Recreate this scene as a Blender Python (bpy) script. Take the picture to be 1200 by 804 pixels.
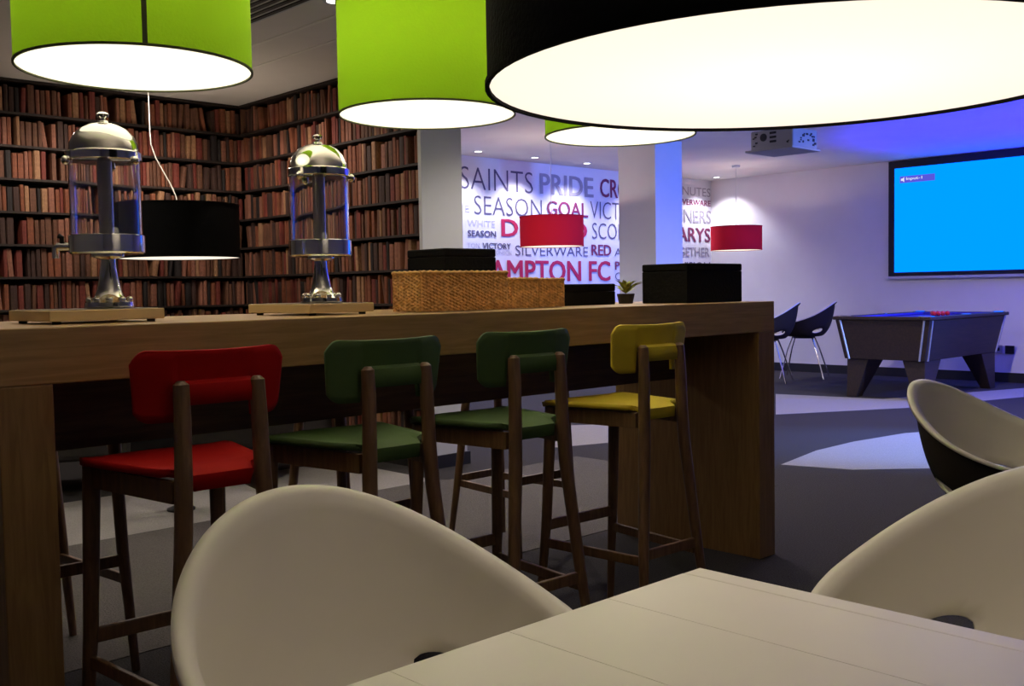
import bpy, bmesh, math, random
from mathutils import Vector, Matrix
random.seed(7)
sc = bpy.context.scene
for o in list(bpy.data.objects): bpy.data.objects.remove(o)
C = sc.collection
PI = math.pi

# ---------------------------------------------------------------- camera
EYE = 1.10
yaw, pit, rol = math.radians(46.4005), math.radians(-2.96509), math.radians(-0.98343)
fw = Vector((math.cos(yaw)*math.cos(pit), math.sin(yaw)*math.cos(pit), math.sin(pit)))
r0 = Vector((math.sin(yaw), -math.cos(yaw), 0)); u0 = r0.cross(fw)
rr = r0*math.cos(rol) + u0*math.sin(rol); uu = u0*math.cos(rol) - r0*math.sin(rol)
cd = bpy.data.cameras.new('camera'); cam = bpy.data.objects.new('camera', cd); C.objects.link(cam)
cd.sensor_width = 36; cd.lens = 36; cd.clip_start = 0.02; cd.clip_end = 100
M = Matrix((rr, uu, -fw)).transposed().to_4x4(); M.translation = Vector((0, 0, EYE))
cam.matrix_world = M
sc.camera = cam
# ---------------------------------------------------------------- world, exposure
sc.view_settings.view_transform = 'Standard'; sc.view_settings.look = 'None'
sc.view_settings.gamma = 1; sc.view_settings.use_curve_mapping = False
sc.view_settings.exposure = 0.0
w = bpy.data.worlds.new('world'); sc.world = w; w.use_nodes = True
w.node_tree.nodes['Background'].inputs[0].default_value = (0.9, 0.85, 0.8, 1)
w.node_tree.nodes['Background'].inputs[1].default_value = 0.02
LAMP_GLOW = 1.0        # brightness of the pendant diffusers
BULB = 1.0
SPOT = 1.0
SCREEN = 1.0
def lamp(kind, name, loc, aim, power, col, size=90, blend=.3, rad=.05):
    l = bpy.data.lights.new(name, kind); l.energy = power; l.color = col; l.shadow_soft_size = rad
    if kind == 'SPOT': l.spot_size = math.radians(size); l.spot_blend = blend
    o = bpy.data.objects.new(name, l); C.objects.link(o); o.location = loc
    o.rotation_euler = (Vector(aim)-Vector(loc)).to_track_quat('-Z', 'Y').to_euler()
    return o
# the games end of the hall has blue stage lights, all of them right of the frame
lamp('SPOT', 'blue_flood', (8.6, -2.8, 2.2), (8.0, 6.4, 1.3), 2400, (.12, .26, 1.0), 34, .5, .45)
lamp('SPOT', 'violet_flood', (10.6, .6, 2.4), (9.0, 4.6, 0), 900, (.10, .12, 1.0), 74, .6, .1)
lamp('SPOT', 'blue_floor_spot', (8.2, .6, 2.45), (6.75, 2.95, 0), 1700, (.12, .29, 1.0), 34, .9, .02)
lamp('SPOT', 'blue_uplight', (10.1, 3.1, .8), (10.15, 3.2, 2.53), 520, (.02, .012, 1.0), 108, .25)

# ---------------------------------------------------------------- helpers
def mat(name, col, rough=0.6, metal=0.0, noise=0.0, nscale=30.0, bump=0.0, spec=0.5, coat=0.0):
    m = bpy.data.materials.new(name); m.use_nodes = True
    nt = m.node_tree; b = nt.nodes['Principled BSDF']
    b.inputs['Base Color'].default_value = (*col, 1); b.inputs['Roughness'].default_value = rough
    b.inputs['Metallic'].default_value = metal; b.inputs['Specular IOR Level'].default_value = spec
    b.inputs['Coat Weight'].default_value = coat
    if noise or bump:
        tc = nt.nodes.new('ShaderNodeTexCoord'); n = nt.nodes.new('ShaderNodeTexNoise')
        n.inputs['Scale'].default_value = nscale; n.inputs['Detail'].default_value = 4
        nt.links.new(tc.outputs['Object'], n.inputs['Vector'])
        if noise:
            r = nt.nodes.new('ShaderNodeValToRGB')
            r.color_ramp.elements[0].position = 0.3; r.color_ramp.elements[1].position = 0.7
            r.color_ramp.elements[0].color = (*[c*(1-noise) for c in col], 1)
            r.color_ramp.elements[1].color = (*[min(1, c*(1+noise)) for c in col], 1)
            nt.links.new(n.outputs['Fac'], r.inputs['Fac']); nt.links.new(r.outputs['Color'], b.inputs['Base Color'])
        if bump:
            bp = nt.nodes.new('ShaderNodeBump'); bp.inputs['Strength'].default_value = bump; bp.inputs['Distance'].default_value = 0.01
            nt.links.new(n.outputs['Fac'], bp.inputs['Height']); nt.links.new(bp.outputs['Normal'], b.inputs['Normal'])
    return m

def wood(name, c1, c2, scale=(1, 14, 14), rough=0.5):
    m = bpy.data.materials.new(name); m.use_nodes = True
    nt = m.node_tree; b = nt.nodes['Principled BSDF']; b.inputs['Roughness'].default_value = rough
    tc = nt.nodes.new('ShaderNodeTexCoord'); mp = nt.nodes.new('ShaderNodeMapping'); mp.inputs['Scale'].default_value = scale
    n = nt.nodes.new('ShaderNodeTexNoise'); n.inputs['Scale'].default_value = 5; n.inputs['Detail'].default_value = 6; n.inputs['Distortion'].default_value = 0.6
    r = nt.nodes.new('ShaderNodeValToRGB'); r.color_ramp.elements[0].position = .35; r.color_ramp.elements[1].position = .68
    r.color_ramp.elements[0].color = (*c1, 1); r.color_ramp.elements[1].color = (*c2, 1)
    nt.links.new(tc.outputs['Object'], mp.inputs['Vector']); nt.links.new(mp.outputs['Vector'], n.inputs['Vector'])
    nt.links.new(n.outputs['Fac'], r.inputs['Fac']); nt.links.new(r.outputs['Color'], b.inputs['Base Color'])
    bp = nt.nodes.new('ShaderNodeBump'); bp.inputs['Strength'].default_value = .15; bp.inputs['Distance'].default_value = .004
    nt.links.new(n.outputs['Fac'], bp.inputs['Height']); nt.links.new(bp.outputs['Normal'], b.inputs['Normal'])
    return m

def emit(name, col, s):
    m = bpy.data.materials.new(name); m.use_nodes = True; nt = m.node_tree
    nt.nodes.remove(nt.nodes['Principled BSDF']); e = nt.nodes.new('ShaderNodeEmission')
    e.inputs[0].default_value = (*col, 1); e.inputs[1].default_value = s
    nt.links.new(e.outputs[0], nt.nodes['Material Output'].inputs[0]); return m

def fabric_shade(name, col, trans):
    """woven shade: diffuse outside, part of the bulb's light comes through"""
    m = bpy.data.materials.new(name); m.use_nodes = True; nt = m.node_tree
    b = nt.nodes['Principled BSDF']; b.inputs['Base Color'].default_value = (*col, 1); b.inputs['Roughness'].default_value = .9
    b.inputs['Specular IOR Level'].default_value = .1
    if trans > 0:
        t = nt.nodes.new('ShaderNodeBsdfTranslucent'); t.inputs[0].default_value = (*col, 1)
        mx = nt.nodes.new('ShaderNodeMixShader'); mx.inputs[0].default_value = trans
        nt.links.new(b.outputs[0], mx.inputs[1]); nt.links.new(t.outputs[0], mx.inputs[2])
        nt.links.new(mx.outputs[0], nt.nodes['Material Output'].inputs[0])
    tc = nt.nodes.new('ShaderNodeTexCoord'); n = nt.nodes.new('ShaderNodeTexNoise'); n.inputs['Scale'].default_value = 120
    bp = nt.nodes.new('ShaderNodeBump'); bp.inputs['Strength'].default_value = .25; bp.inputs['Distance'].default_value = .003
    nt.links.new(tc.outputs['Object'], n.inputs['Vector']); nt.links.new(n.outputs['Fac'], bp.inputs['Height'])
    nt.links.new(bp.outputs['Normal'], b.inputs['Normal'])
    return m

def diffuser_mat(name, col, s):
    m = bpy.data.materials.new(name); m.use_nodes = True; nt = m.node_tree
    nt.nodes.remove(nt.nodes['Principled BSDF'])
    e = nt.nodes.new('ShaderNodeEmission'); e.inputs[0].default_value = (*col, 1); e.inputs[1].default_value = s
    t = nt.nodes.new('ShaderNodeBsdfTranslucent'); t.inputs[0].default_value = (.068, .064, .058, 1)
    a = nt.nodes.new('ShaderNodeAddShader')
    nt.links.new(e.outputs[0], a.inputs[0]); nt.links.new(t.outputs[0], a.inputs[1])
    nt.links.new(a.outputs[0], nt.nodes['Material Output'].inputs[0]); return m

class MB:
    def __init__(s): s.v = []; s.f = []
    def add(s, vs, fs):
        k = len(s.v); s.v += [tuple(p) for p in vs]; s.f += [tuple(i+k for i in f) for f in fs]; return s
    def box(s, a, b):
        x0, y0, z0 = a; x1, y1, z1 = b
        return s.add([(x0,y0,z0),(x1,y0,z0),(x1,y1,z0),(x0,y1,z0),(x0,y0,z1),(x1,y0,z1),(x1,y1,z1),(x0,y1,z1)],
                     [(0,3,2,1),(4,5,6,7),(0,1,5,4),(1,2,6,5),(2,3,7,6),(3,0,4,7)])
    def hexa(s, p):   # 8 points, bottom ring then top ring (ccw)
        return s.add(p, [(0,3,2,1),(4,5,6,7),(0,1,5,4),(1,2,6,5),(2,3,7,6),(3,0,4,7)])
    def prism(s, pts, z0, z1):
        n = len(pts)
        return s.add([(x,y,z0) for x,y in pts]+[(x,y,z1) for x,y in pts],
                     [tuple(range(n-1,-1,-1)), tuple(range(n,2*n))]+[(i,(i+1)%n,n+(i+1)%n,n+i) for i in range(n)])
    def lathe(s, prof, n=32, c=(0,0), closed=True):
        vs = []; fs = []
        for (r, z) in prof:
            for i in range(n):
                a = 2*PI*i/n; vs.append((c[0]+r*math.cos(a), c[1]+r*math.sin(a), z))
        for j in range(len(prof)-1):
            for i in range(n):
                k = (i+1) % n; fs.append((j*n+i, j*n+k, (j+1)*n+k, (j+1)*n+i))
        if closed:
            if prof[0][0] > 1e-6: fs.append(tuple(range(n-1,-1,-1)))
            if prof[-1][0] > 1e-6: fs.append(tuple((len(prof)-1)*n+i for i in range(n)))
        return s.add(vs, fs)
    def tube(s, pts, rad, n=8, flat=1.0):
        pts = [Vector(p) for p in pts]; vs = []; fs = []
        if not isinstance(rad, (list, tuple)): rad = [rad]*len(pts)
        up = Vector((0,0,1))
        if abs((pts[-1]-pts[0]).normalized().z) > .8: up = Vector((0,1,0))
        for i, p in enumerate(pts):
            d = (pts[min(i+1,len(pts)-1)]-pts[max(i-1,0)]).normalized()
            a = d.cross(up).normalized(); b = a.cross(d).normalized()
            for k in range(n):
                t = 2*PI*k/n + PI/n
                vs.append(p + a*math.cos(t)*rad[i] + b*math.sin(t)*rad[i]*flat)
        for i in range(len(pts)-1):
            for k in range(n):
                q = (k+1) % n; fs.append((i*n+k, i*n+q, (i+1)*n+q, (i+1)*n+k))
        fs.append(tuple(range(n-1,-1,-1))); fs.append(tuple((len(pts)-1)*n+k for k in range(n)))
        return s.add(vs, fs)
    def sphere(s, c, r, nu=14, nv=9, sz=1.0):
        prof = [(max(1e-5, r*math.sin(PI*j/nv)), c[2]-r*sz*math.cos(PI*j/nv)) for j in range(nv+1)]
        return s.lathe(prof, nu, (c[0], c[1]), False)
    def mesh(s, name, m):
        me = bpy.data.meshes.new(name); me.from_pydata(s.v, [], s.f)
        for q in (m if isinstance(m, (list, tuple)) else [m]): me.materials.append(q)
        bm = bmesh.new(); bm.from_mesh(me); bmesh.ops.recalc_face_normals(bm, faces=bm.faces); bm.to_mesh(me); bm.free()
        return me
    def build(s, name, m, parent=None, smooth=False, bevel=0.0, segs=2):
        o = bpy.data.objects.new(name, s.mesh(name, m)); C.objects.link(o)
        if parent is not None: o.parent = parent
        if smooth: shade(o)
        if bevel:
            b = o.modifiers.new('bevel', 'BEVEL'); b.width = bevel; b.segments = segs; b.limit_method = 'ANGLE'; b.angle_limit = math.radians(50)
        return o
def shade(o, ang=40):
    me = o.data
    bm = bmesh.new(); bm.from_mesh(me)
    for f in bm.faces: f.smooth = True
    for e in bm.edges:
        if len(e.link_faces) == 2 and e.calc_face_angle(0) > math.radians(ang): e.smooth = False
    bm.to_mesh(me); bm.free()
def tag(o, label, cat, group=None, kind=None):
    o['label'] = label; o['category'] = cat
    if group: o['group'] = group
    if kind: o['kind'] = kind
    return o
def thing(name, label, cat, loc=(0,0,0), rz=0.0, group=None):
    o = bpy.data.objects.new(name, None); C.objects.link(o); o.empty_display_size = .1
    o.location = loc; o.rotation_euler = (0, 0, rz)
    return tag(o, label, cat, group)
def struct(o): o['kind'] = 'structure'; return o
def dup(root, loc, rz, label, mats=None):
    r = root.copy(); C.objects.link(r); r.location = loc; r.rotation_euler = (0, 0, rz); r['label'] = label
    for ch in list(root.children):
        c = ch.copy(); C.objects.link(c); c.parent = r
        if mats:
            for q in list(ch.material_slots):
                pass
        for g in list(ch.children):
            d = g.copy(); C.objects.link(d); d.parent = c
    return r
def spot(name, loc, power, col, size, parent=None, blend=.6, rot=(0,0,0), rad=.03):
    l = bpy.data.lights.new(name, 'SPOT'); l.energy = power; l.color = col; l.spot_size = math.radians(size); l.spot_blend = blend; l.shadow_soft_size = rad
    o = bpy.data.objects.new(name, l); C.objects.link(o); o.location = loc; o.rotation_euler = rot
    if parent is not None: o.parent = parent
    return o
def point(name, loc, power, col, rad=.03, parent=None):
    l = bpy.data.lights.new(name, 'POINT'); l.energy = power; l.color = col; l.shadow_soft_size = rad
    o = bpy.data.objects.new(name, l); C.objects.link(o); o.location = loc
    if parent is not None: o.parent = parent
    return o

# ---------------------------------------------------------------- materials
m_ceil = mat('ceiling_paint', (.78, .74, .69), .8, noise=.03, nscale=3)
m_wall = mat('wall_paint', (.80, .77, .78), .8, noise=.02, nscale=4)
m_textwall = mat('mural_paper', (.74, .72, .78), .7, noise=.02, nscale=4)
m_pillar = mat('column_paint', (.58, .60, .62), .7, noise=.02, nscale=5)
m_black = mat('black_skirting', (.012, .012, .013), .5)
m_carpet = mat('carpet', (.048, .045, .048), .95, noise=.3, nscale=160, bump=.5, spec=.1)
m_inlay = mat('pale_carpet', (.30, .285, .28), .95, noise=.12, nscale=140, bump=.4, spec=.1)
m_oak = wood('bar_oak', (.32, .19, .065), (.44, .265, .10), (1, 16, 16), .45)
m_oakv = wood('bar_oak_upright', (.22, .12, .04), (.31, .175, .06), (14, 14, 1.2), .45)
m_darkwood = wood('dark_wood_panel', (.09, .047, .022), (.15, .08, .036), (1, 12, 12), .55)
m_shelf = wood('bookcase_wood', (.014, .008, .006), (.028, .014, .010), (1, 12, 12), .7)
m_stoolwood = wood('walnut_legs', (.12, .062, .026), (.20, .105, .046), (18, 18, 2), .45)
m_red = mat('red_lacquer', (.36, .004, .004), .8, noise=.06, nscale=12, spec=.12)
m_green = mat('green_lacquer', (.048, .098, .020), .7, noise=.06, nscale=12)
m_yellow = mat('yellow_lacquer', (.66, .50, .025), .7, noise=.06, nscale=12)
m_white = mat('white_plastic', (.70, .66, .58), .45, noise=.02, nscale=6)
m_brown = mat('dark_brown_plastic', (.022, .017, .014), .8, spec=.2)
m_blackpl = mat('black_plastic', (.010, .010, .011), .6)
m_table = mat('white_tabletop', (.82, .77, .68), .35, noise=.02, nscale=5)
m_chrome = mat('chrome', (.75, .73, .68), .12, 1.0)
m_steel = mat('brushed_steel', (.50, .46, .38), .28, 1.0)
m_trim = mat('satin_trim', (.62, .62, .66), .45, .7)
m_brass = mat('tray_metal', (.80, .60, .30), .4, .25)
m_shadeblack = mat('black_shade', (.006, .006, .006), .9, spec=.1, bump=.2, nscale=150)
m_shadegreen = fabric_shade('lime_shade', (.20, .37, .010), .064)
m_shadered = fabric_shade('red_shade', (.46, .010, .025), .07)
m_inner = mat('shade_lining', (.85, .82, .76), .9, spec=.1)
m_diff = diffuser_mat('diffuser', (1.0, .86, .70), 1.0*LAMP_GLOW)
m_rim = mat('shade_rim', (.06, .07, .02), .7)
m_cord = mat('white_cord', (.7, .68, .62), .5)
m_spotglass = emit('downlight_lens', (1, .96, .9), 8)
m_wicker = mat('wicker', (.84, .44, .15), .6, noise=.35, nscale=60)
m_boxblack = mat('black_leatherette', (.005, .005, .005), .8, bump=.2, nscale=80, spec=.15)
m_leaf = mat('leaf', (.33, .36, .05), .5, noise=.3, nscale=40)
m_pot = mat('dark_pot', (.03, .025, .02), .6)
m_poolwood = wood('pool_cabinet_wood', (.018, .010, .008), (.034, .018, .012), (1, 10, 10), .6)
m_cloth = mat('pool_cloth', (.03, .03, .35), .9, noise=.1, nscale=60)
m_ball = mat('red_ball', (.55, .02, .02), .15, coat=.5)
m_screenframe = mat('screen_frame', (.006, .006, .012), .7)
m_screen = emit('screen_light', (0.0, .14, 1.0), 2.6*SCREEN)
m_osd = emit('screen_menu_bar', (.10, .10, .70), 1.0)
m_osdtxt = emit('screen_menu_text', (.75, .80, 1.0), 1.0)
m_projector = mat('projector_casing', (.34, .33, .35), .7)
m_port = mat('socket_black', (.008, .008, .012), .6)
m_sofa = mat('dark_upholstery', (.022, .018, .016), .85, noise=.2, nscale=40)
m_glass = bpy.data.materials.new('clear_tank'); m_glass.use_nodes = True
_b = m_glass.node_tree.nodes['Principled BSDF']
_b.inputs['Base Color'].default_value = (.97, .98, .98, 1); _b.inputs['Transmission Weight'].default_value = 1
_b.inputs['Roughness'].default_value = .02; _b.inputs['IOR'].default_value = 1.49

# ---------------------------------------------------------------- the room
H = 2.53; XB = 3.93; YB = 7.09; XS = 11.61; YT = 8.23; YE = 4.93
def slab(name, a, b, m): return struct(MB().box(a, b).build(name, m))
floor = slab('floor', (-3, -3.5, -.10), (XS, YT, 0), m_carpet)
slab('ceiling', (-3, -3.5, H), (XS+.1, YT+.1, H+.1), m_ceil)
wall_text = slab('wall_mural', (4.255, YT, 0), (XS+.1, YT+.1, H), m_textwall)
wall_screen = slab('wall_screen', (XS, -3.5, 0), (XS+.1, YT, H), m_wall)
slab('wall_library', (-3, YB+.27, 0), (4.24, YB+.37, H), m_wall)
slab('wall_partition', (XB+.262, YE+.002, 0), (4.255, YT, H), m_pillar)
slab('wall_left', (-3.1, -3.5, 0), (-3, YB+.37, H), m_wall)
slab('wall_behind', (-3.1, -3.6, 0), (XS+.1, -3.5, H), m_wall)
slab('trim_1', (XB, YE-.03, .08), (4.255, YE, H), m_pillar)                 # white end of the bookcase partition
slab('baseboard_partition', (XB-.012, YE-.045, 0), (4.27, YE, .08), m_black)
slab('baseboard_screen', (XS-.018, -3.5, 0), (XS, YT, .105), m_black)
slab('baseboard_mural', (4.255, YT-.018, 0), (XS-.018, YT, .105), m_black)
# column in the hall
slab('trim_2', (7.84, 6.20, 0), (8.26, 6.66, H), m_pillar)
# ceiling strips over the library corner and a slot vent
slab('trim_3', (3.05, 3.6, H-.003), (3.075, YB, H), m_inner)
slab('trim_4', (3.34, 3.6, H-.003), (3.365, YB, H), m_inner)
v = thing('ceiling_vent', 'grey slot vent recessed in the ceiling above the library corner', 'vent', (2.66, 4.55, H-.012))
MB().box((-.14,-.55,0),(.14,.55,.010)).build('frame', m_pillar, v)
for i in range(5): MB().box((-.11+i*.05,-.53,-.006),(-.085+i*.05,.53,0)).build('slat', m_port, v)
# carpet inlays (the carpet's own pale shapes, and one mid-grey floor area)
def inlay(pts, m=m_inlay):
    o = MB().prism(pts, 0.0, .0025).build('carpet_inlay', m, floor); return o
inlay([(.2,4.61),(3.75,4.61),(3.75,5.6),(.2,5.6)])
m_mid = mat('mid_grey_floor', (.115, .106, .104), .95, noise=.2, nscale=150, bump=.5, spec=.1)
inlay([(.2,3.05),(4.9,3.05),(4.9,4.55),(3.8,4.55),(3.75,4.609),(.2,4.609)], m_mid)  # mid-grey area behind the bar, lighter than the carpet around it
inlay([(5.48,3.384),(5.602,2.971),(6.2,2.4),(7.0,1.75),(8.2,1.3),(8.5,2.0),(8.2,2.7),(7.7,3.2),(7.221,3.427),(6.61,3.506),(6.1,3.50)])
inlay([(9.049,5.644),(7.607,4.745),(8.738,4.108),(10.2,3.67),(11.04,3.97),(9.25,4.6)])
inlay([(5.07,4.92),(5.57,4.757),(6.3,5.39),(5.9,5.7)])
inlay([(6.2,6.1),(6.75,5.75),(7.5,6.1),(7.0,6.6)])

# ---------------------------------------------------------------- lettering on the mural wall
def text_mesh(txt, bold, ext=.003):
    cu = bpy.data.curves.new('t', 'FONT'); cu.body = txt; cu.size = 1; cu.extrude = 0; cu.offset = bold; cu.resolution_u = 3
    o = bpy.data.objects.new('t', cu); C.objects.link(o)
    dg = bpy.context.evaluated_depsgraph_get(); dg.update()
    me = bpy.data.meshes.new_from_object(o.evaluated_get(dg))
    bpy.data.objects.remove(o); bpy.data.curves.remove(cu)
    return me
def fit_text(name, txt, width, height, m, bold=0.0):
    me = text_mesh(txt, min(0, bold)); me.name = name
    if bold > 0:                       # heavier strokes: the same outline printed a hair to each side
        b = MB()
        for k, (dx, dy) in enumerate(((0,0),(-bold,-bold*.6),(bold,-bold*.6),(-bold,bold*.6),(bold,bold*.6),(bold*1.3,0),(-bold*1.3,0))):
            b.add([(q.co.x+dx, q.co.y+dy, k) for q in me.vertices], [tuple(p.vertices) for p in me.polygons])
        me = bpy.data.meshes.new(name); me.from_pydata(b.v, [], b.f)
    xs = [q.co.x for q in me.vertices]; ys = [q.co.y for q in me.vertices]
    x0, x1, y0, y1 = min(xs), max(xs), min(ys), max(ys)
    for q in me.vertices:
        q.co = ((q.co.x-x0)/(x1-x0)*width, (q.co.y-y0)/(y1-y0)*height, q.co.z*.0005)
    me.materials.clear(); me.materials.append(m)
    return me
ink = {'slate': mat('ink_slate', (.10,.085,.17), .7), 'red': mat('ink_red', (.50,.012,.075), .7), 'plum': mat('ink_plum', (.20,.02,.09), .7),
       'grey': mat('ink_grey', (.33,.30,.36), .7), 'pale': mat('ink_pale', (.50,.48,.60), .7)}
words = [('SAINTS',7.12,8.20,2.178,2.416,'slate',-.012),('PRIDE',8.31,9.22,2.186,2.417,'grey',.018),('CROWD',9.34,10.31,2.198,2.423,'plum',.014),
 ('R',7.19,7.25,2.051,2.127,'pale',0),('E',7.18,7.24,1.934,2.01,'pale',0),('SEASON',7.31,8.34,1.916,2.116,'slate',-.012),('GOAL',8.42,9.12,1.942,2.114,'plum',.014),
 ('VICTORY',9.16,10.21,1.936,2.144,'slate',-.012),('WHITE',7.21,7.61,1.781,1.853,'pale',0),('SEASON',7.21,7.62,1.677,1.744,'slate',.014),
 ('DEFEND',7.70,9.10,1.689,1.879,'red',.02),('SCORE',9.19,9.91,1.694,1.887,'slate',-.01),('TON',7.2,7.38,1.555,1.609,'pale',0),
 ('VICTORY',7.42,7.84,1.549,1.614,'slate',.014),('LONDON',7.59,7.85,1.488,1.534,'pale',0),('SILVERWARE',7.91,9.11,1.482,1.595,'slate',-.006),
 ('RED',9.17,9.53,1.496,1.627,'plum',.018),('ACTION',9.59,10.39,1.489,1.588,'slate',-.006),('SOUTHAMPTON FC',6.35,9.51,1.188,1.431,'red',.018),
 ('PENALTY',9.60,10.35,1.324,1.427,'plum',.014),('QUALITY',9.60,10.35,1.178,1.293,'slate',-.006),
 ('MINUTES',10.75,11.59,2.309,2.422,'grey',0),('SILVERWARE',10.80,11.59,2.181,2.258,'plum',.012),('WINNERS',10.42,11.60,1.949,2.126,'grey',.014),
 ('ST MARYS',10.21,11.58,1.698,1.887,'plum',.014),('TOGETHER',10.62,11.56,1.502,1.627,'grey',.008),('DIVISION',10.70,11.57,1.301,1.43,'slate',.004)]
for t, x0, x1, z0, z1, k, b in words:
    me = fit_text('wall_lettering', t, x1-x0, z1-z0, ink[k], b)
    o = bpy.data.objects.new('wall_lettering', me); C.objects.link(o); o.parent = wall_text
    o.location = (x0, YT-.004, z0); o.rotation_euler = (PI/2, 0, 0)

# ---------------------------------------------------------------- downlights
def downlight(x, y, label, power, size=75, col=(1,.93,.85), tilt=(0,0,0)):
    t = thing('downlight', label, 'light', (x, y, H-.012), group='ceiling downlights')
    MB().lathe([(.036,0.006),(.052,.006),(.055,.012),(.034,.012)], 20, closed=False).build('bezel', m_pillar, t, True)
    MB().lathe([(.034,.006),(.034,.011)], 16).build('lens', m_spotglass, t)
    spot('downlight_beam', (0,0,-.02), power*SPOT, col, size, t, rot=tilt)
    return t
for i, (x, lab) in enumerate(((7.09,'small round ceiling downlight above the word SAINTS'),(7.91,'small round ceiling downlight above the word PRIDE'),
                              (8.75,'small round ceiling downlight above the word beginning CR'),(11.27,'small round ceiling downlight beside the red pendant cord in the corner'))):
    downlight(x, 7.9, lab, 48 if i < 3 else 50, 120, (.92,.90,1.0))
downlight(10.0, 7.9, 'small round ceiling downlight behind the square column', 66, 120, (.92,.90,1.0))
for (x, y, pw, lab) in ((4.6,3.9,62,'added fill downlight past the bar end, behind the large black lamp'),(5.6,4.6,30,'added fill downlight near the square column, behind the large black lamp'),
                    (6.5,3.6,22,'added fill downlight over the hall floor, behind the large black lamp'),(8.4,3.5,140,'added fill downlight before the pool table, behind the large black lamp'),
                    (7.2,5.4,6,'added fill downlight by the square column, hidden by the large black lamp'),(5.2,5.9,85,'added fill downlight before the mural, hidden by the middle green lamp'),
                    (1.6,4.5,16,'added fill downlight above the frame, over the floor behind the bar'),(2.75,6.35,30,'added fill downlight before the bookcases, hidden by the left green lamp'),
                    (1.8,6.35,30,'added fill downlight above the frame, before the back wall bookcase'),(3.28,5.95,25,'added fill downlight before the side bookcase, hidden by the left green lamp')):
    downlight(x, y, lab, pw, 85 if x == 1.6 else (132 if x == 4.6 else 165), (1,.87,.75))  # unseen fill downlights, added to brighten the floor, walls and bookcases
downlight(2.90, 4.27, 'small round ceiling downlight over the library corner, above the middle green lamp', 9, 120, (1,.84,.66))

# ---------------------------------------------------------------- pendant lamps
def pendant(name, label, group, x, y, z, R, h, shade_m, bulb, seam=None, bow=0.0, cordm=None):
    t = thing(name, label, 'lamp', (x, y, z), group=group)
    n = 72
    sh = MB().lathe([(R,.004),(R,h-.004)], n, closed=False).build('shade', shade_m, t, True)
    rim = MB().lathe([(R-.003,0),(R+.003,0),(R+.003,.006),(R-.003,.006),(R-.003,0)], n, closed=False)
    rm_ = m_shadeblack if shade_m is m_shadeblack else (m_rim if shade_m is m_shadegreen else shade_m)
    rim.build('rim', rm_, t, True); rim = MB()
    rim.lathe([(R-.004,h-.008),(R+.003,h-.008),(R+.003,h),(R-.004,h),(R-.004,h-.008)], n, closed=False)
    rim.build('rim', rm_, t, True)
    MB().lathe([(R-.006,.010),(R-.006,h-.01)], n, closed=False).build('lining', m_inner, t, True) if shade_m is m_shadeblack else None
    d = MB().lathe([(.0001,.0045),(R-.0032,.0045)], n, closed=False).build('diffuser', m_diff, t)
    sp = MB()
    for k in range(3):
        a = 2*PI*k/3 + .5
        sp.tube([(0,0,h-.03),((R-.004)*math.cos(a),(R-.004)*math.sin(a),h-.006)], .003, 6)
    sp.build('spider', m_steel, t)
    MB().lathe([(.02,h-.10),(.022,h-.02),(.008,h)], 14).build('lamp_holder', m_cord, t, True)
    cm = cordm or m_cord
    top = H - z
    sm = [(lambda t: t*t*(3-2*t))(min(1, k/5.5)) for k in range(11)]
    pts = [(-rr.x*bow*sm[k], -rr.y*bow*sm[k], h-.02 + (top-.02-h+.02)*k/10) for k in range(11)]
    MB().tube(pts, .0035, 6).build('cord', cm, t, True)
    MB().lathe([(.045,top-.025),(.05,top-.002)], 20, (pts[-1][0], pts[-1][1])).build('canopy', m_pillar, t, True)
    point('bulb_light', (0,0,h*.72), bulb*BULB, (1,.87,.72), .035, t)
    if seam is not None:
        a0 = seam; s = MB()
        w_ = .012
        vs = []; fs = []
        for q, zz in ((0,.006),(1,h-.006)):
            for da in (-w_/R/2, w_/R/2): vs.append(((R+.002)*math.cos(a0+da),(R+.002)*math.sin(a0+da),zz))
        s.add(vs, [(0,1,3,2)]); o = s.build('seam', m_rim, t)
        so = o.modifiers.new('sol','SOLIDIFY'); so.thickness = .002
    return t
G = 'green drum lamps above the bar'
pendant('pendant_lamp', 'lime green drum lamp with a dark seam, leftmost of three above the bar', G, 1.19, 2.68, 1.70, .298, .38, m_shadegreen, 74, seam=math.atan2(-2.68,-1.19)+.07)
pendant('pendant_lamp', 'lime green drum lamp above the wicker baskets, middle of three over the bar', G, 2.244, 2.757, 1.70, .30, .38, m_shadegreen, 74)
pendant('pendant_lamp', 'lime green drum lamp furthest along the bar, partly behind the large black lamp', G, 3.143, 2.66, 1.70, .296, .38, m_shadegreen, 74)
pendant('pendant_lamp', 'large black drum lamp hanging low over the white table in front', 'black drum lamps', 1.19, .72, 1.36, .392, .40, m_shadeblack, 22)
pendant('pendant_lamp', 'black drum lamp hanging in front of the bookshelves behind the left dispenser', 'black drum lamps', 3.09, 6.40, 1.344, .385, .35, m_shadeblack, 14, bow=.17)
pendant('pendant_lamp', 'red drum lamp in front of the word DEFEND on the mural', 'red drum lamps', 6.96, 6.74, 1.50, .30, .285, m_shadered, 26)
pendant('pendant_lamp', 'red drum lamp right of the square column, near the screen wall corner', 'red drum lamps', 10.38, 7.0, 1.524, .30, .285, m_shadered, 22)

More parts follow.
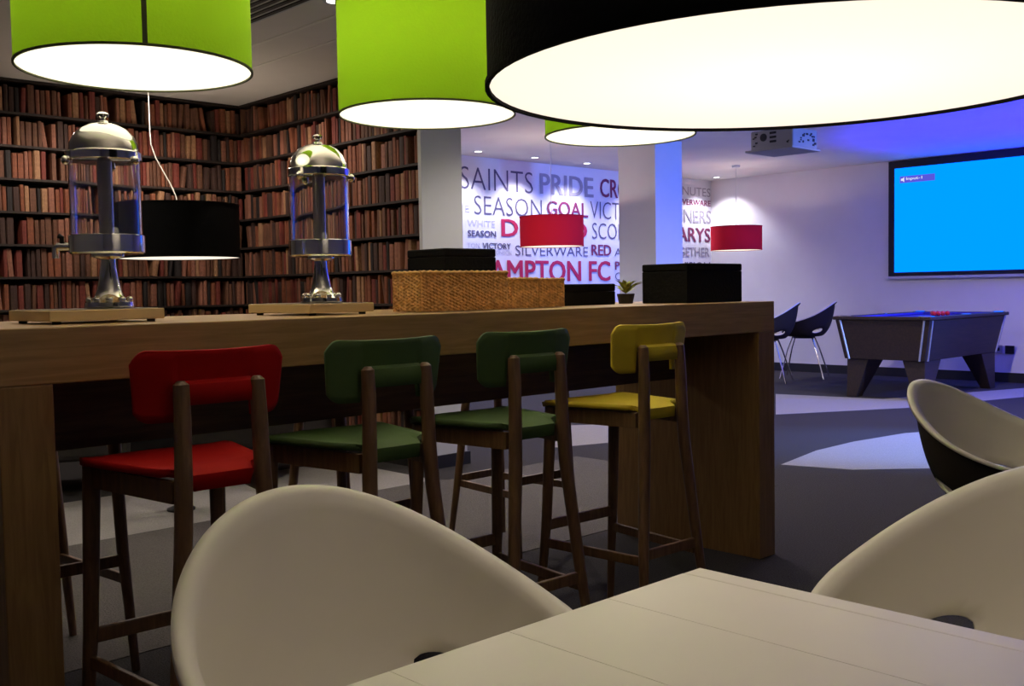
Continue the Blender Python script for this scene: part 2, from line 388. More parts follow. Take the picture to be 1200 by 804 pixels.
# ---------------------------------------------------------------- bookcases and books
shelf_z = [H-.002-.2145*i for i in range(12)]           # shelf board undersides from the top
def bookcase(label, x0, y0, x1, y1, axis):
    t = thing('bookcase', label, 'bookcase', ((x0+x1)/2, (y0+y1)/2, 0))
    cx, cy = (x0+x1)/2, (y0+y1)/2
    a = (x0-cx, y0-cy); b = (x1-cx, y1-cy)
    if axis == 'x': MB().box((a[0], b[1]-.02, 0), (b[0], b[1], H)).build('back_panel', m_shelf, t)
    else: MB().box((b[0]-.02, a[1], 0), (b[0], b[1], H)).build('back_panel', m_shelf, t)
    for z in shelf_z: 
        if axis == 'x': MB().box((a[0], a[1], z-.015), (b[0], b[1]-.02, z)).build('shelf', m_shelf, t)
        else: MB().box((a[0], a[1], z-.015), (b[0]-.02, b[1], z)).build('shelf', m_shelf, t)
    if axis == 'x': MB().box((a[0], a[1]+.004, 0), (b[0], b[1], .12)).build('plinth', m_black, t)
    else: MB().box((a[0]+.004, a[1], 0), (b[0], b[1], .12)).build('plinth', m_black, t)
    return t
bookcase('tall dark bookcase full of old books on the back wall, behind the left dispenser', .4, YB, XB+.25, YB+.26, 'x')
bookcase('tall dark bookcase full of old books ending at the white wall end', XB, YE, XB+.26, YB-.002, 'y')
bcols = {'dark red': (.19,.032,.020), 'rust brown': (.24,.07,.030), 'tan': (.38,.19,.095), 'dark brown': (.055,.022,.015), 'brown': (.15,.058,.030), 'black': (.018,.011,.010), 'pinkish brown': (.30,.115,.07)}
bmats = {k: mat('book_'+k.replace(' ', '_'), tuple(.84*q for q in c), .7, noise=.3, nscale=9) for k, c in bcols.items()}
def book_mesh(m):     # unit book: width 1 (x), depth 1 (y, spine at y=0), height 1, with a rounded spine
    b = MB(); pts = [(0,.12),(.12,.02),(.5,0),(.88,.02),(1,.12),(1,1),(0,1)]
    b.prism(pts, 0, 1); return b.mesh('book', m)
bmesh_by = {k: book_mesh(bmats[k]) for k in bcols}
allbooks = []
rowname = ['top', 'second', 'third', 'fourth', 'fifth', 'sixth', 'seventh', 'eighth', 'ninth', 'tenth', 'eleventh', 'twelfth']
for case in ('left', 'right'):
    lo, hi = (.42, XB+.05) if case == 'left' else (YE+.02, YB+.04)
    for r_ in range(11):
        top = shelf_z[r_]-.017; bot = shelf_z[r_+1]; s = lo
        if bot < .12: continue
        tone = random.random()
        while s < hi-.05:
            wd = random.choice((.022,.026,.03,.034,.038,.044,.05))
            if random.random() < .06: s += random.uniform(.02,.05)
            k = random.choices(list(bcols), (5,6,3,4,6,2,3))[0]
            ht = random.uniform(.80,.99)*(top-bot)*(.98)
            lean = random.uniform(-.16,.16) if random.random() < .10 else random.uniform(-.012,.012)
            allbooks.append((case, r_, s, bot, wd, ht, k, lean)); s += wd + .0015 + abs(lean)*ht*(1 if abs(lean) > .03 else 0)
def book_world(bk):
    case, r_, s, bot, wd, ht, k, lean = bk
    return Vector((s+wd/2, YB, bot+ht/2)) if case == 'left' else Vector((XB, s+wd/2, bot+ht/2))
def score(bk):
    p = book_world(bk) - Vector((0,0,EYE)); d = p.dot(fw); px = 600+1200*p.dot(rr)/d; py = 402-1200*p.dot(uu)/d
    if not (3 < px < 492 and 88 < py < 352): return -1
    if 20 < px < 293 and py < 112: return -1                       # behind the green lamps
    if 395 < px < 600 and py < 150: return -1
    if 166 < px < 284 and 243 < py < 306: return -1                # behind the black lamp
    c = abs(p.normalized().dot(Vector((0,1,0)) if bk[0] == 'left' else Vector((1,0,0))))
    return bk[4]*bk[5]*c/(p.length**2)
ranked = sorted(range(len(allbooks)), key=lambda i: -score(allbooks[i]))
single = set(i for i in ranked[:300] if score(allbooks[i]) > 0)
rest = {k: MB() for k in bcols}
def book_matrix(bk):
    case, r_, s, bot, wd, ht, k, lean = bk
    dp = .15
    rec = .012 + ((int(s*1000)*7919) % 17)/17*.02
    sc_ = Matrix.Diagonal((wd, dp, ht, 1))
    if case == 'left': return Matrix.Translation((s, YB+rec, bot)) @ Matrix.Rotation(lean, 4, 'Y') @ sc_
    return Matrix.Translation((XB+rec, s+wd, bot)) @ Matrix.Rotation(-PI/2, 4, 'Z') @ Matrix.Rotation(lean, 4, 'Y') @ sc_
for i, bk in enumerate(allbooks):
    case, r_, s, bot, wd, ht, k, lean = bk
    mw = book_matrix(bk)
    if lean > .03: mw = Matrix.Translation((0,0,wd*math.sin(lean))) @ mw
    if i in single:
        o = bpy.data.objects.new('book', bmesh_by[k]); C.objects.link(o); o.matrix_world = mw
        wall = 'back wall bookcase' if case == 'left' else 'bookcase beside the white wall end'
        n0 = allbooks[i-1] if i and allbooks[i-1][:2] == bk[:2] else None
        n1 = allbooks[i+1] if i+1 < len(allbooks) and allbooks[i+1][:2] == bk[:2] else None
        if case == 'right': n0, n1 = n1, n0
        size = 'thin' if wd < .029 else ('thick' if wd > .040 else 'medium')
        nb = 'between %s and %s ones' % (n0[6], n1[6]) if n0 and n1 else 'at the end of the row'
        if abs(lean) > .03: size += ' leaning'
        wall = 'back bookcase' if case == 'left' else 'side bookcase'
        tag(o, '%s %s book %s, %s shelf, %s' % (size, k, nb, rowname[r_], wall), 'book', 'books on the %s shelf, %s bookcase' % (rowname[r_], case))
    else:
        me = bmesh_by[k]
        rest[k].add([mw @ q.co for q in me.vertices], [tuple(p.vertices) for p in me.polygons])
stuff = MB(); fm = []
for j, k in enumerate(bcols):
    stuff.add(rest[k].v, rest[k].f); fm += [j]*len(rest[k].f)
so = stuff.build('books', [bmats[k] for k in bcols])
so.data.polygons.foreach_set('material_index', fm)
tag(so, 'remaining rows of brown and red book spines filling both bookcases', 'books', kind='stuff')

# ---------------------------------------------------------------- the bar
BX0, BX1, BY0, BY1, BZ = .685, 3.63, 2.269, 3.02, 1.037
bar = thing('bar_table', 'long high oak bar table with thick end panels', 'table', ((BX0+BX1)/2, (BY0+BY1)/2, 0))
hx, hy = (BX1-BX0)/2, (BY1-BY0)/2
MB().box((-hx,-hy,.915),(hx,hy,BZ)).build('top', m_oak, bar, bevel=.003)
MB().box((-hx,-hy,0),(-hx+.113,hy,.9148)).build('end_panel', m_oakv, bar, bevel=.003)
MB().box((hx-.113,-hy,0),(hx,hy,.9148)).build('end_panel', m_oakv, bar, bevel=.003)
MB().box((-hx+.1135,.0,.715),(hx-.1135,.03,.9145)).build('modesty_panel', m_darkwood, bar)

# ---------------------------------------------------------------- bar stools
def make_stool(label, m, loc, rz=0):
    t = thing('bar_stool', label, 'stool', loc, rz, 'bar stools at the oak bar')
    # seat: dished plywood with a lip that folds down between the rear legs
    nx, ny = 15, 14; vs = []; fs = []
    for j in range(ny):
        for i in range(nx):
            u = i/(nx-1)*2-1; q = j/(ny-1)
            hw = .108 + .070*min(1, q*1.3)**.8 
            corner = 1 - .10*max(0, (q-.75)/.25)**2
            y = .0 + .385*q - .03*(u*u)*(q > .9)
            x = u*hw*corner
            z = .735 - .012*math.cos(PI*(q-.5))*(1-u*u) - .010*max(0,(q-.8)/.2)**2
            fd = max(0, min(1, (.80-abs(u))/.22)); fd = fd*fd*(3-2*fd)
            if j == 0: z -= .040*fd; y = .020 - .026*fd
            if j == 1: z -= .010*fd; y = .026 - .030*fd
            vs.append((x, y, z))
    for j in range(ny-1):
        for i in range(nx-1): fs.append((j*nx+i, j*nx+i+1, (j+1)*nx+i+1, (j+1)*nx+i))
    seat = MB().add(vs, fs).build('seat', m, t, True); sd = seat.modifiers.new('sol','SOLIDIFY'); sd.thickness = .016; sd.offset = 0
    # backrest: bent panel, ends forward, with a lip folded back between the uprights
    vs = []; fs = []; nx, nz = 61, 9
    for j in range(nz):
        for i in range(nx):
            u = i/(nx-1)*2-1; q = j/(nz-1)
            x = .171*u*(1 - .05*(1-q))
            z0 = .840 if abs(u) > .5 else .905
            e = max(0, abs(u)-.80)/.20
            top = .986 + .005*u*u - .030*e**2.4
            b0 = z0 + .022*e**2.4
            z = b0 + (top-b0)*q
            y = .010 + .034*u*u - .012*q
            vs.append((x, y, z))
    for j in range(nz-1):
        for i in range(nx-1): fs.append((j*nx+i, j*nx+i+1, (j+1)*nx+i+1, (j+1)*nx+i))
    back = MB().add(vs, fs)
    vs = []; fs = []; nx = 11
    for j, (yy, zz) in enumerate(((.012,.916),(-.004,.920),(-.018,.915),(-.022,.902),(-.020,.876))):
        for i in range(nx): 
            u = i/(nx-1)*2-1; vs.append((.078*u, yy+.006*u*u, zz))
    for j in range(4):
        for i in range(nx-1): fs.append((j*nx+i, j*nx+i+1, (j+1)*nx+i+1, (j+1)*nx+i))
    back.add(vs, fs)
    bo = back.build('backrest', m, t, True); sd = bo.modifiers.new('sol','SOLIDIFY'); sd.thickness = .011; sd.offset = 0
    # wooden frame
    for s in (-1, 1):
        MB().tube([(s*.085,-.016,.926),(s*.085,-.016,.918),(s*.086,-.020,.85),(s*.089,-.022,.72),(s*.094,-.026,.62),(s*.125,-.046,.32),(s*.158,-.075,0)],
                  [.008,.0165,.0175,.0185,.0190,.0165,.012], 10).build('leg', m_stoolwood, t, True)
        MB().tube([(s*.150,.325,.72),(s*.158,.345,.35),(s*.172,.375,0)], [.020,.017,.012], 10).build('leg', m_stoolwood, t, True)
        MB().hexa([(s*.118-.007,-.045,.255),(s*.118+.007,-.045,.255),(s*.160+.007,.350,.255),(s*.160-.007,.350,.255),
                   (s*.118-.007,-.045,.285),(s*.118+.007,-.045,.285),(s*.160+.007,.350,.285),(s*.160-.007,.350,.285)]).build('rung', m_stoolwood, t, bevel=.003)
    MB().box((-.128,-.052,.275),(.128,-.038,.307)).build('rung', m_stoolwood, t, bevel=.003)
    MB().box((-.158,.340,.310),(.158,.354,.345)).build('rung', m_stoolwood, t, bevel=.003)
    f = MB(); 
    f.box((-.150,.318,0.673),(.150,.332,0.719)); f.hexa([(-.105,.0,0.673),(-.091,.0,0.673),(-.143,.325,0.673),(-.157,.325,0.673),(-.105,.0,0.719),(-.091,.0,0.719),(-.143,.325,0.719),(-.157,.325,0.719)])
    f.hexa([(.091,.0,0.673),(.105,.0,0.673),(.157,.325,0.673),(.143,.325,0.673),(.091,.0,0.719),(.105,.0,0.719),(.157,.325,0.719),(.143,.325,0.719)])
    f.build('seat_frame', m_stoolwood, t)
    return t
SY = 1.985
make_stool('red bar stool with wooden legs, leftmost at the bar', m_red, (1.030, SY, 0), -.03)
make_stool('dark green bar stool next to the red one, second from the left', m_green, (1.492, SY, 0), -.01)
make_stool('dark green bar stool between the other green stool and the yellow one', m_green, (1.968, SY, 0), -.03)
make_stool('yellow bar stool nearest the far end of the bar', m_yellow, (2.512, SY, 0), -.04)
make_stool('bar stool across the bar from the red stool, only its legs and rungs showing', m_green, (1.06, 3.30, 0), PI)
make_stool('bar stool across the bar behind the green stools, only its legs showing', m_green, (2.15, 3.30, 0), PI)
make_stool('bar stool across the bar from the yellow stool, lit wooden legs showing below', m_green, (2.98, 3.30, 0), PI)

# ---------------------------------------------------------------- tub chairs
def rim_pt(t):
    ca, sa = math.cos(t), math.sin(t)
    w_, rb, rf, hb, hf, p, q = .3119, .3365, .29, .7911, .5736, 2.6692, .0896
    return Vector((w_*sa*(1-q*(1-ca)/2), (rb if ca > 0 else rf)*ca, hf+(hb-hf)*((1+ca)/2)**p))
def seat_pt(t):
    return Vector((.18*math.sin(t), .18*math.cos(t)-.005, .440))
def shell_pt(t, s):
    R_ = rim_pt(t); S_ = seat_pt(t); c = Vector((0, -.01, .432))
    inn = R_.copy(); hd = Vector((R_.x, R_.y, 0)); L = hd.length
    inn = R_ - hd/L*.030 - Vector((0,0,.012))
    if s < .25: return c.lerp(S_, s/.25)
    if s < .93:
        k = (s-.25)/.68
        P1 = S_.lerp(inn, .80); P1.z = S_.z + (inn.z-S_.z)*.16
        return S_*(1-k)**2 + P1*2*k*(1-k) + inn*k*k
    k = (s-.93)/.07
    return inn.lerp(R_, k) + Vector((0,0,.004*math.sin(PI*k)))
def shell_mesh():
    nt, ns = 112, 30
    best = min(((shell_pt(a*.02, b*.01)-Vector((.19, .165, .487))).length, a*.02, b*.01) for a in range(20, 70) for b in range(26, 80))
    holes = [(s*best[1], best[2],   .24, .064) for s in (-1, 1)]
    P = {}; keep = {}
    for i in range(nt):
        t = -PI + 2*PI*i/nt
        for j in range(ns+1):
            P[i,j] = (t, j/ns); keep[i,j] = True
    for (ht, hs, at_, as_) in holes:
        for k, (t, s) in P.items():
            if ((t-ht)/at_)**2 + ((s-hs)/as_)**2 < 1: keep[k] = False
    # snap the ring of vertices just outside a hole on to its oval
    for (ht, hs, at_, as_) in holes:
        for (i,j), (t, s) in list(P.items()):
            if not keep[i,j]: continue
            near = any((((i+a) % nt, j+b) in keep) and not keep[(i+a) % nt, j+b] for a in (-1,0,1) for b in (-1,0,1))
            d = math.hypot((t-ht)/at_, (s-hs)/as_)
            if near and d < 2: P[i,j] = (ht+(t-ht)/d, hs+(s-hs)/d)
    vs = []; idx = {}
    for i in range(nt):
        for j in range(1, ns+1):
            if keep[i,j]: idx[i,j] = len(vs); vs.append(shell_pt(*P[i,j]))
    c0 = len(vs); vs.append(shell_pt(0, 0)); fs = []
    for i in range(nt):
        k = (i+1) % nt
        fs.append((c0, idx[i,1], idx[k,1]))
        for j in range(1, ns):
            q = [(i,j),(i,j+1),(k,j+1),(k,j)]
            if all(a in idx for a in q): fs.append(tuple(idx[a] for a in q))
    m = MB().add(vs, fs); me = m.mesh('shell', [m_white, m_brown])
    if sum(p.normal.z*p.area for p in me.polygons) < 0: me.flip_normals()
    return me
SHELL = shell_mesh()
def make_tub(label, loc, rz, group, k=(1, 1, 1)):
    t = thing('tub_chair', label, 'chair', loc, rz, group)
    t.scale = k
    o = bpy.data.objects.new('shell', SHELL); C.objects.link(o); o.parent = t
    sd = o.modifiers.new('sol','SOLIDIFY'); sd.thickness = .011; sd.offset = -1; sd.material_offset = 1; sd.material_offset_rim = 0
    for sx in (-1, 1):
        for sy in (-1, 1):
            MB().tube([(sx*.10,sy*.10-.01,.424),(sx*.145,sy*.145-.01,.30),(sx*.235,sy*.225,0)], .008, 8).build('leg', m_chrome, t, True)
    MB().lathe([(.12,.408),(.12,.424)], 20, (0,-.01)).build('seat_plate', m_blackpl, t)
    return t
shade_done = bpy.data.objects.new('tmp', SHELL); shade(shade_done, 60); bpy.data.objects.remove(shade_done)
GC = 'white tub chairs with dark outsides'
make_tub('white tub chair at the left side of the white table in front', (.8437, 1.0997, 0), -.0538, GC)
make_tub('white tub chair at the right end of the white table, cut by the frame edge', (1.5794, .5933, 0), -1.641, GC)
make_tub('white tub chair with dark brown outside, standing beyond the right end chair', (3.1841, 1.1364, 0), -.0458, GC)
make_tub('dark-backed tub chair beside the pool table, nearer to it', (10.93, 6.42, 0), -2.75, 'dark-backed tub chairs by the far wall', (1.1, 1.1, 1.15))
make_tub('dark-backed tub chair half hidden behind the bar end, left of its twin', (10.20, 6.47, 0), -2.75, 'dark-backed tub chairs by the far wall', (1.1, 1.1, 1.15))

# ---------------------------------------------------------------- white table in front
TX0, TX1, TY0, TY1, TZ = -.42, 1.037, -.04, .756, .75
tab = thing('dining_table', 'white plank-topped table in the foreground', 'table', ((TX0+TX1)/2, (TY0+TY1)/2, 0))
tx, ty = (TX1-TX0)/2, (TY1-TY0)/2; cx = (TX0+TX1)/2
x = 1.037-.034; edges = [x]
for e in (.862,.707,.556): edges.append(e)
while edges[-1]-.152 > TX0+.03: edges.append(edges[-1]-.152)
edges.append(TX0)
MB().box((1.037-.0335-cx,-ty,TZ-.028),(1.037-cx,ty,TZ)).build('end_strip', m_table, tab, bevel=.002)
for a, b in zip(edges[:-1], edges[1:]):
    MB().box((b-cx+.0002,-ty,TZ-.028),(a-cx-.0002,ty,TZ-.0002)).build('board', m_table, tab, bevel=.0007)
MB().box((-tx+.05,-ty+.05,TZ-.09),(tx-.05,ty-.05,TZ-.029)).build('apron', m_table, tab)
for sx in (-1,1):
    for sy in (-1,1): MB().box((sx*(tx-.08)-.025, sy*(ty-.08)-.025, 0),(sx*(tx-.08)+.025, sy*(ty-.08)+.025, TZ-.0905)).build('leg', m_table, tab)

# ---------------------------------------------------------------- drink dispensers and their trays
def tray(label, x0, x1, y0, y1):
    t = thing('drip_tray', label, 'tray', ((x0+x1)/2, (y0+y1)/2, BZ), group='drip trays on the bar')
    a, b = (x1-x0)/2, (y1-y0)/2
    MB().box((-a,-b,.007),(a,b,.033)).build('body', m_brass, t, bevel=.002)
    MB().box((-a+.012,-b+.012,.033),(a-.012,b-.012,.0345)).build('grille', m_steel, t)
    for sx in (-1,1):
        for sy in (-1,1): MB().lathe([(.010,0),(.010,.0068)], 12, (sx*(a-.025), sy*(b-.025))).build('foot', m_blackpl, t)
    return t
tray('brassy metal drip tray under the left dispenser', .862, 1.142, 2.46, 2.74)
tray('dull metal drip tray under the right dispenser', 1.565, 1.785, 2.46, 2.80)
def dispenser(label, x, y, rz):
    t = thing('drink_dispenser', label, 'dispenser', (x, y, BZ+.0347), rz, 'clear drink dispensers on the bar')
    t.scale = (1, 1, 1.045)
    MB().lathe([(.056,0),(.060,.004),(.058,.014),(.046,.021),(.036,.028),(.029,.045),(.023,.075),(.019,.100),(.018,.118),(.040,.124),(.040,.128)], 40).build('pedestal', m_chrome, t, True)
    for k in range(10):
        a = 2*PI*k/10; MB().sphere((.050*math.cos(a), .050*math.sin(a), .020), .0085, 10, 6).build('bead', m_chrome, t, True)
    MB().lathe([(.040,.1282),(.087,.130),(.091,.134),(.091,.174),(.086,.176),(.086,.136),(.040,.134)], 48, closed=False).build('base_ring', m_chrome, t, True)
    MB().lathe([(.0855,.140),(.0855,.362),(.0825,.362),(.0825,.143),(.001,.143),(.001,.140),(.0855,.140)], 64, closed=False).build('tank', m_glass, t, True)
    MB().lathe([(.018,.1435),(.018,.36)], 24).build('ice_tube', m_steel, t, True)
    MB().lathe([(.087,.352),(.0905,.354),(.0905,.372),(.084,.376),(.082,.392),(.073,.412),(.058,.428),(.038,.439),(.014,.4445),(.012,.450)], 48).build('lid', m_chrome, t, True)
    kn = MB().lathe([(.006,.449),(.006,.456),(.014,.460),(.016,.465),(.010,.470),(.001,.472)], 20); kn.build('knob', m_chrome, t, True)
    for a in (-2.5, -.4, 1.7):
        MB().sphere((.094*math.cos(a), .094*math.sin(a), .350), .011, 10, 8).build('latch', m_chrome, t, True)
    tp = MB().tube([(-.088,0,.150),(-.120,0,.150),(-.128,0,.146),(-.129,0,.122)], [.010,.010,.010,.008], 12); 
    tap = tp.build('tap', m_chrome, t, True)
    MB().tube([(-.112,0,.158),(-.112,0,.172),(-.120,0,.176)], [.006,.006,.007], 10).build('tap_lever', m_blackpl, tap, True)
    return t
dispenser('clear drink dispenser with chrome dome lid, left one near the bar edge', 1.055, 2.585, -.70)
dispenser('clear drink dispenser with chrome dome lid, right one beside the wicker basket', 1.680, 2.575, -2.34)

# ---------------------------------------------------------------- baskets, boxes and the plant on the bar
def basket(label, x0, x1, y0, y1, h, rz=0):
    t = thing('wicker_basket', label, 'basket', ((x0+x1)/2, (y0+y1)/2, BZ), rz, 'wicker baskets on the bar')
    a, b = (x1-x0)/2, (y1-y0)/2
    m = MB(); st = .0065
    for (p, q, nrm) in (((-a,-b),(a,-b),(0,-1)),((a,-b),(a,b),(1,0)),((a,b),(-a,b),(0,1)),((-a,b),(-a,-b),(-1,0))):
        L = math.hypot(q[0]-p[0], q[1]-p[1]); nu = max(6, int(L/st)); nv = max(6, int(h/.0055)); vs = []; fs = []
        for j in range(nv+1):
            for i in range(nu+1):
                f = i/nu; d = .0028*(1 if ((i//2 + j) % 2) else -.6)
                if i in (0, nu): d = 0
                d += random.uniform(-.0008, .0008)
                vs.append((p[0]+(q[0]-p[0])*f+nrm[0]*d, p[1]+(q[1]-p[1])*f+nrm[1]*d, .002+(h-.008)*j/nv))
        for j in range(nv):
            for i in range(nu): fs.append((j*(nu+1)+i, j*(nu+1)+i+1, (j+1)*(nu+1)+i+1, (j+1)*(nu+1)+i))
        m.add(vs, fs)
    m.add([(-a,-b,.0),(a,-b,.0),(a,b,.0),(-a,b,.0)], [(0,1,2,3)])
    o = m.build('weave', m_wicker, t); 
    r = MB(); cs = [(-a,-b),(a,-b),(a,b),(-a,b),(-a,-b)]
    for p, q in zip(cs[:-1], cs[1:]):
        n = max(3, int(math.hypot(q[0]-p[0], q[1]-p[1])/.012))
        r.tube([(p[0]+(q[0]-p[0])*i/n, p[1]+(q[1]-p[1])*i/n, h-.004+.0015*(i % 2)) for i in range(n+1)], [.0058 if i % 2 else .0046 for i in range(n+1)], 7)
    r.build('rim', m_wicker, t, True)
    return t
basket('wide woven wicker basket on the bar, largest of the three', 1.93, 2.29, 2.42, 2.56, .124)
basket('small square wicker basket touching the wide basket', 2.36, 2.485, 2.475, 2.60, .103)
basket('small square wicker basket at the right end of the row of baskets', 2.49, 2.615, 2.475, 2.60, .101)
def blackbox(label, x0, x1, y0, y1, h):
    t = thing('storage_box', label, 'box', ((x0+x1)/2, (y0+y1)/2, BZ), group='black boxes on the bar')
    a, b = (x1-x0)/2, (y1-y0)/2
    MB().box((-a+.001,-b+.001,0),(a-.001,b-.001,h-.03)).build('body', m_boxblack, t, bevel=.003)
    MB().box((-a,-b,h-.0298),(a,b,h)).build('lid', m_boxblack, t, bevel=.006, segs=3)
    return t
blackbox('black box at the far end of the bar, nearest the screen wall', 3.226, 3.60, 2.40, 2.625, .155)
blackbox('black box standing behind the wicker baskets on the bar', 2.33, 2.575, 2.78, 3.0, .215)
blackbox('low black box between the wicker baskets and the small plant', 2.77, 3.06, 2.62, 2.84, .081)
pl = thing('potted_plant', 'small yellow-green plant in a dark pot between two black boxes', 'plant', (3.215, 2.70, BZ))
MB().lathe([(.028,0),(.036,.035),(.036,.04)], 20).build('pot', m_pot, pl, True)
for k in range(22):
    a = random.uniform(0, 2*PI); L = random.uniform(.04,.085); z0 = .04; tip = random.uniform(.055,.098); wd = .009
    dx, dy = math.cos(a), math.sin(a)
    MB().add([(0,0,z0),(dx*L*.5-dy*wd,dy*L*.5+dx*wd,z0+(tip-z0)*.8),(dx*L,dy*L,tip),(dx*L*.5+dy*wd,dy*L*.5-dx*wd,z0+(tip-z0)*.8),(dx*L*.5,dy*L*.5,z0+(tip-z0)*.7)],
             [(0,1,4),(0,4,3),(1,2,4),(4,2,3)]).build('leaf', m_leaf, pl)

# ---------------------------------------------------------------- screen on the wall
scn = thing('projection_screen', 'wall screen glowing blue in a black frame', 'screen', (XS, 4.55, 1.183))
y0, y1 = 5.688-4.55, 3.38-4.55
def sbox(name, ya, yb, za, zb, xa, xb, m, par=scn): return MB().box((xa, min(ya,yb), za), (xb, max(ya,yb), zb)).build(name, m, par)
sbox('frame', y0, y1, 0, 1.338, -.05, -.004, m_screenframe)
ss = sbox('display', y0-.075, y1+.075, .045, 1.252, -.0525, -.0505, m_screen)
sbox('menu_bar', 5.549-4.55, 5.136-4.55, 2.262-1.183, 2.338-1.183, -.0535, -.0528, m_osd)
sbox('lower_lip', y0, y1, -.03, -.002, -.06, -.004, m_pillar)
me = fit_text('menu_lettering', 'Input-1', .19, .042, m_osdtxt, .01)
o = bpy.data.objects.new('menu_lettering', me); C.objects.link(o); o.parent = scn
o.matrix_local = Matrix(((0,0,-1,-.0545),(-1,0,0,5.472-4.55),(0,1,0,2.282-1.183),(0,0,0,1)))
sp = MB().add([(-.0545,5.535-4.55,2.287-1.183),(-.0545,5.515-4.55,2.287-1.183),(-.0545,5.495-4.55,2.270-1.183),(-.0545,5.495-4.55,2.330-1.183),(-.0545,5.515-4.55,2.313-1.183),(-.0545,5.535-4.55,2.313-1.183)], [(0,1,2,3,4,5)])
sp.build('menu_symbol', m_osdtxt, scn)

# ---------------------------------------------------------------- projector
pr = thing('projector', 'pale grey projector hanging from the ceiling, sockets on its back', 'projector', (7.45, 4.665, 2.225))
MB().box((-.02,-.20,0),(.36,.20,.16)).build('casing', m_projector, pr, bevel=.012, segs=3)
MB().box((-.08,-.23,-.018),(.36,.215,-.002)).build('bracket_plate', m_projector, pr, bevel=.004)
MB().lathe([(.045,.161),(.045,.303)], 16, (.2,0)).build('mount_pole', m_projector, pr, True)
def disc_x(name, y, z, r): 
    m = MB(); n = 20
    vs = [(-.024, y+r*math.cos(2*PI*k/n), z+r*math.sin(2*PI*k/n)) for k in range(n)]+[(-.0195, y+r*math.cos(2*PI*k/n), z+r*math.sin(2*PI*k/n)) for k in range(n)]
    m.add(vs, [tuple(range(n))]+[(i,(i+1) % n,n+(i+1) % n,n+i) for i in range(n)]); m.build(name, m_port, pr)
disc_x('power_socket', .075, .10, .032)
for z in (.05,.085,.12): MB().box((-.024,-.045,z),(-.0195,.015,z+.018)).build('grille_slot', m_port, pr)
for k in range(8):
    y = random.uniform(-.17,-.07) if k < 3 else random.uniform(.13,.175); z = random.uniform(.03,.13); q = random.uniform(.008,.018)
    MB().box((-.0235,y,z),(-.0195,y+q*1.3,z+q*.7)).build('port', m_port, pr)
for k in range(20):
    x = random.uniform(.02,.32); z = random.uniform(.02,.13); q = random.uniform(.012,.026)
    MB().box((x,-.2035,z),(x+q*1.3,-.1995,z+q*.7)).build('port', m_port, pr)
MB().tube([(.36,0,.09),(.41,0,.09)], .06, 20).build('lens', m_port, pr, True)

# ---------------------------------------------------------------- pool table
pt = thing('pool_table', 'dark wooden pool table with chrome corners under the wall screen', 'pool table', (10.095, 4.60, 0))
ax, ay = .915, .49
zt, zb_ = .755, .375; bx, by = .84, .40
MB().hexa([(-bx,-by,zb_),(bx,-by,zb_),(bx,by,zb_),(-bx,by,zb_),(-ax+.02,-ay+.02,zt),(ax-.02,-ay+.02,zt),(ax-.02,ay-.02,zt),(-ax+.02,ay-.02,zt)]).build('cabinet', m_poolwood, pt, bevel=.006)
MB().box((-ax+.10,-ay+.10,zt-.002),(ax-.10,ay-.10,zt+.004)).build('bed_cloth', m_cloth, pt)
for (a, b) in (((-ax,-ay),(ax,-ay+.10)),((-ax,ay-.10),(ax,ay)),((-ax,-ay+.1005),(-ax+.10,ay-.1005)),((ax-.10,-ay+.1005),(ax,ay-.1005))):
    MB().box((*a,zt+.0005),(*b,.788)).build('rail', m_poolwood, pt, bevel=.008, segs=3)
for (a, b) in (((-ax+.10,-ay+.1002),(ax-.10,-ay+.135)),((-ax+.10,ay-.135),(ax-.10,ay-.1002)),((-ax+.1002,-ay+.14),(-ax+.135,ay-.14)),((ax-.135,-ay+.14),(ax-.1002,ay-.14))):
    MB().box((*a,zt+.006),(*b,.784)).build('cushion', m_cloth, pt, bevel=.006)
for sx in (-1,1):
    for sy in (-1,1):
        MB().lathe([(.075,.786),(.078,.790),(.062,.796),(.055,.792)], 20, (sx*(ax-.075), sy*(ay-.075))).build('pocket_plate', m_chrome, pt, True)
        # chrome strip down the corner
        for kx, ky in ((.055,0),(0,.055)):
            p0 = Vector((sx*(ax-.016-kx), sy*(ay-.016-ky), zt)); p1 = Vector((sx*(bx+.004-kx), sy*(by+.004-ky), zb_))
            MB().tube([p0, p1], .010, 6).build('corner_trim', m_trim, pt)
        cxm, cym = sx*.66, sy*.31
        MB().hexa([(cxm+sx*.10-.06,cym+sy*.03-.05,0),(cxm+sx*.10+.06,cym+sy*.03-.05,0),(cxm+sx*.10+.06,cym+sy*.03+.05,0),(cxm+sx*.10-.06,cym+sy*.03+.05,0),
                   (cxm-sx*.02-.17,cym-sy*.03-.11,zb_),(cxm-sx*.02+.17,cym-sy*.03-.11,zb_),(cxm-sx*.02+.17,cym-sy*.03+.11,zb_),(cxm-sx*.02-.17,cym-sy*.03+.11,zb_)]).build('leg', m_poolwood, pt, bevel=.006)
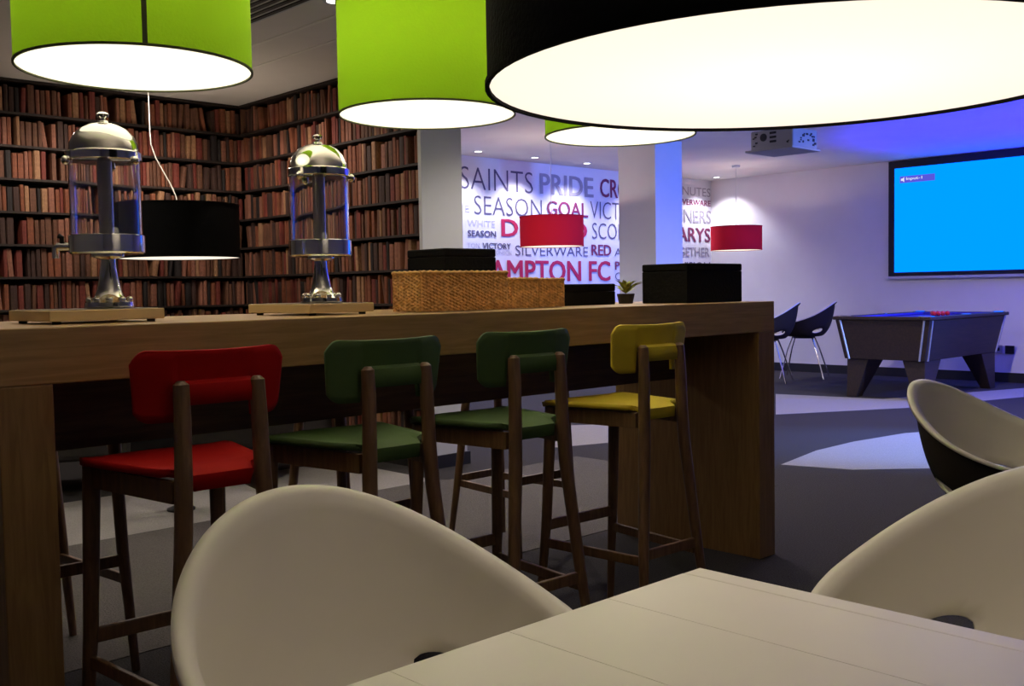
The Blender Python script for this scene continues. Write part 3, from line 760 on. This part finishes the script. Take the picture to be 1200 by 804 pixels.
for sy in (-1,1): MB().lathe([(.05,.786),(.052,.790),(.04,.794)], 16, (0, sy*(ay-.06))).build('pocket_plate', m_chrome, pt, True)
k = 0
for row in range(4):
    for j in range(row+1):
        o = MB().sphere((0,0,.0), .0255, 14, 9).build('pool_ball', m_ball, None, True)
        o.location = (10.35+row*.0445, 4.60+(j-row/2)*.0515, zt+.004+.0255)
        tag(o, 'red pool ball in the racked cluster on the pool table', 'ball', 'racked pool balls')

# ---------------------------------------------------------------- wall sockets
def socket(label, y, z, m):
    t = thing('wall_socket', label, 'socket', (XS, y, z), group='sockets on the screen wall')
    MB().box((-.010,-.048,-.045),(0,.048,.045)).build('plate', m, t, bevel=.003)
    MB().box((-.0115,-.020,-.018),(-.0102,.020,.018)).build('insert', m_blackpl if m is not m_blackpl else m_port, t)
socket('black wall socket on the white wall right of the pool table', 4.325, .356, m_blackpl)
socket('grey wall socket beside the black one, next to the pool table', 4.45, .36, m_projector)

# ---------------------------------------------------------------- dark seating in the library corner
def armchair(label, x, y, rz):
    t = thing('armchair', label, 'armchair', (x, y, 0), rz, 'dark armchairs in the library corner')
    MB().box((-.30,-.30,.26),(.30,.24,.43)).build('seat', m_sofa, t, bevel=.03, segs=3)
    MB().box((-.38,.245,.20),(.38,.38,.74)).build('backrest', m_sofa, t, bevel=.04, segs=3)
    for s in (-1,1):
        MB().box((min(s*.305,s*.38),-.32,.20),(max(s*.305,s*.38),.243,.60)).build('arm', m_sofa, t, bevel=.03, segs=3)
        for yy in (-.27,.32): MB().tube([(s*.33,yy,.21),(s*.34,yy,0)], [.022,.015], 8).build('leg', m_stoolwood, t, True)
armchair('dark armchair below the bookcase, left of the bar stools', 2.12, 6.05, PI*.9)
armchair('dark armchair below the bookcase, to the right of another one', 3.18, 5.62, PI*.72)
lt = thing('side_table', 'low white-topped side table seen under the bar', 'table', (2.35, 4.95, 0))
MB().box((-.22,-.22,.425),(.22,.22,.445)).build('top', m_table, lt, bevel=.003)
MB().lathe([(.07,0),(.07,.012),(.025,.03),(.025,.4248)], 24).build('pedestal', m_blackpl, lt, True)
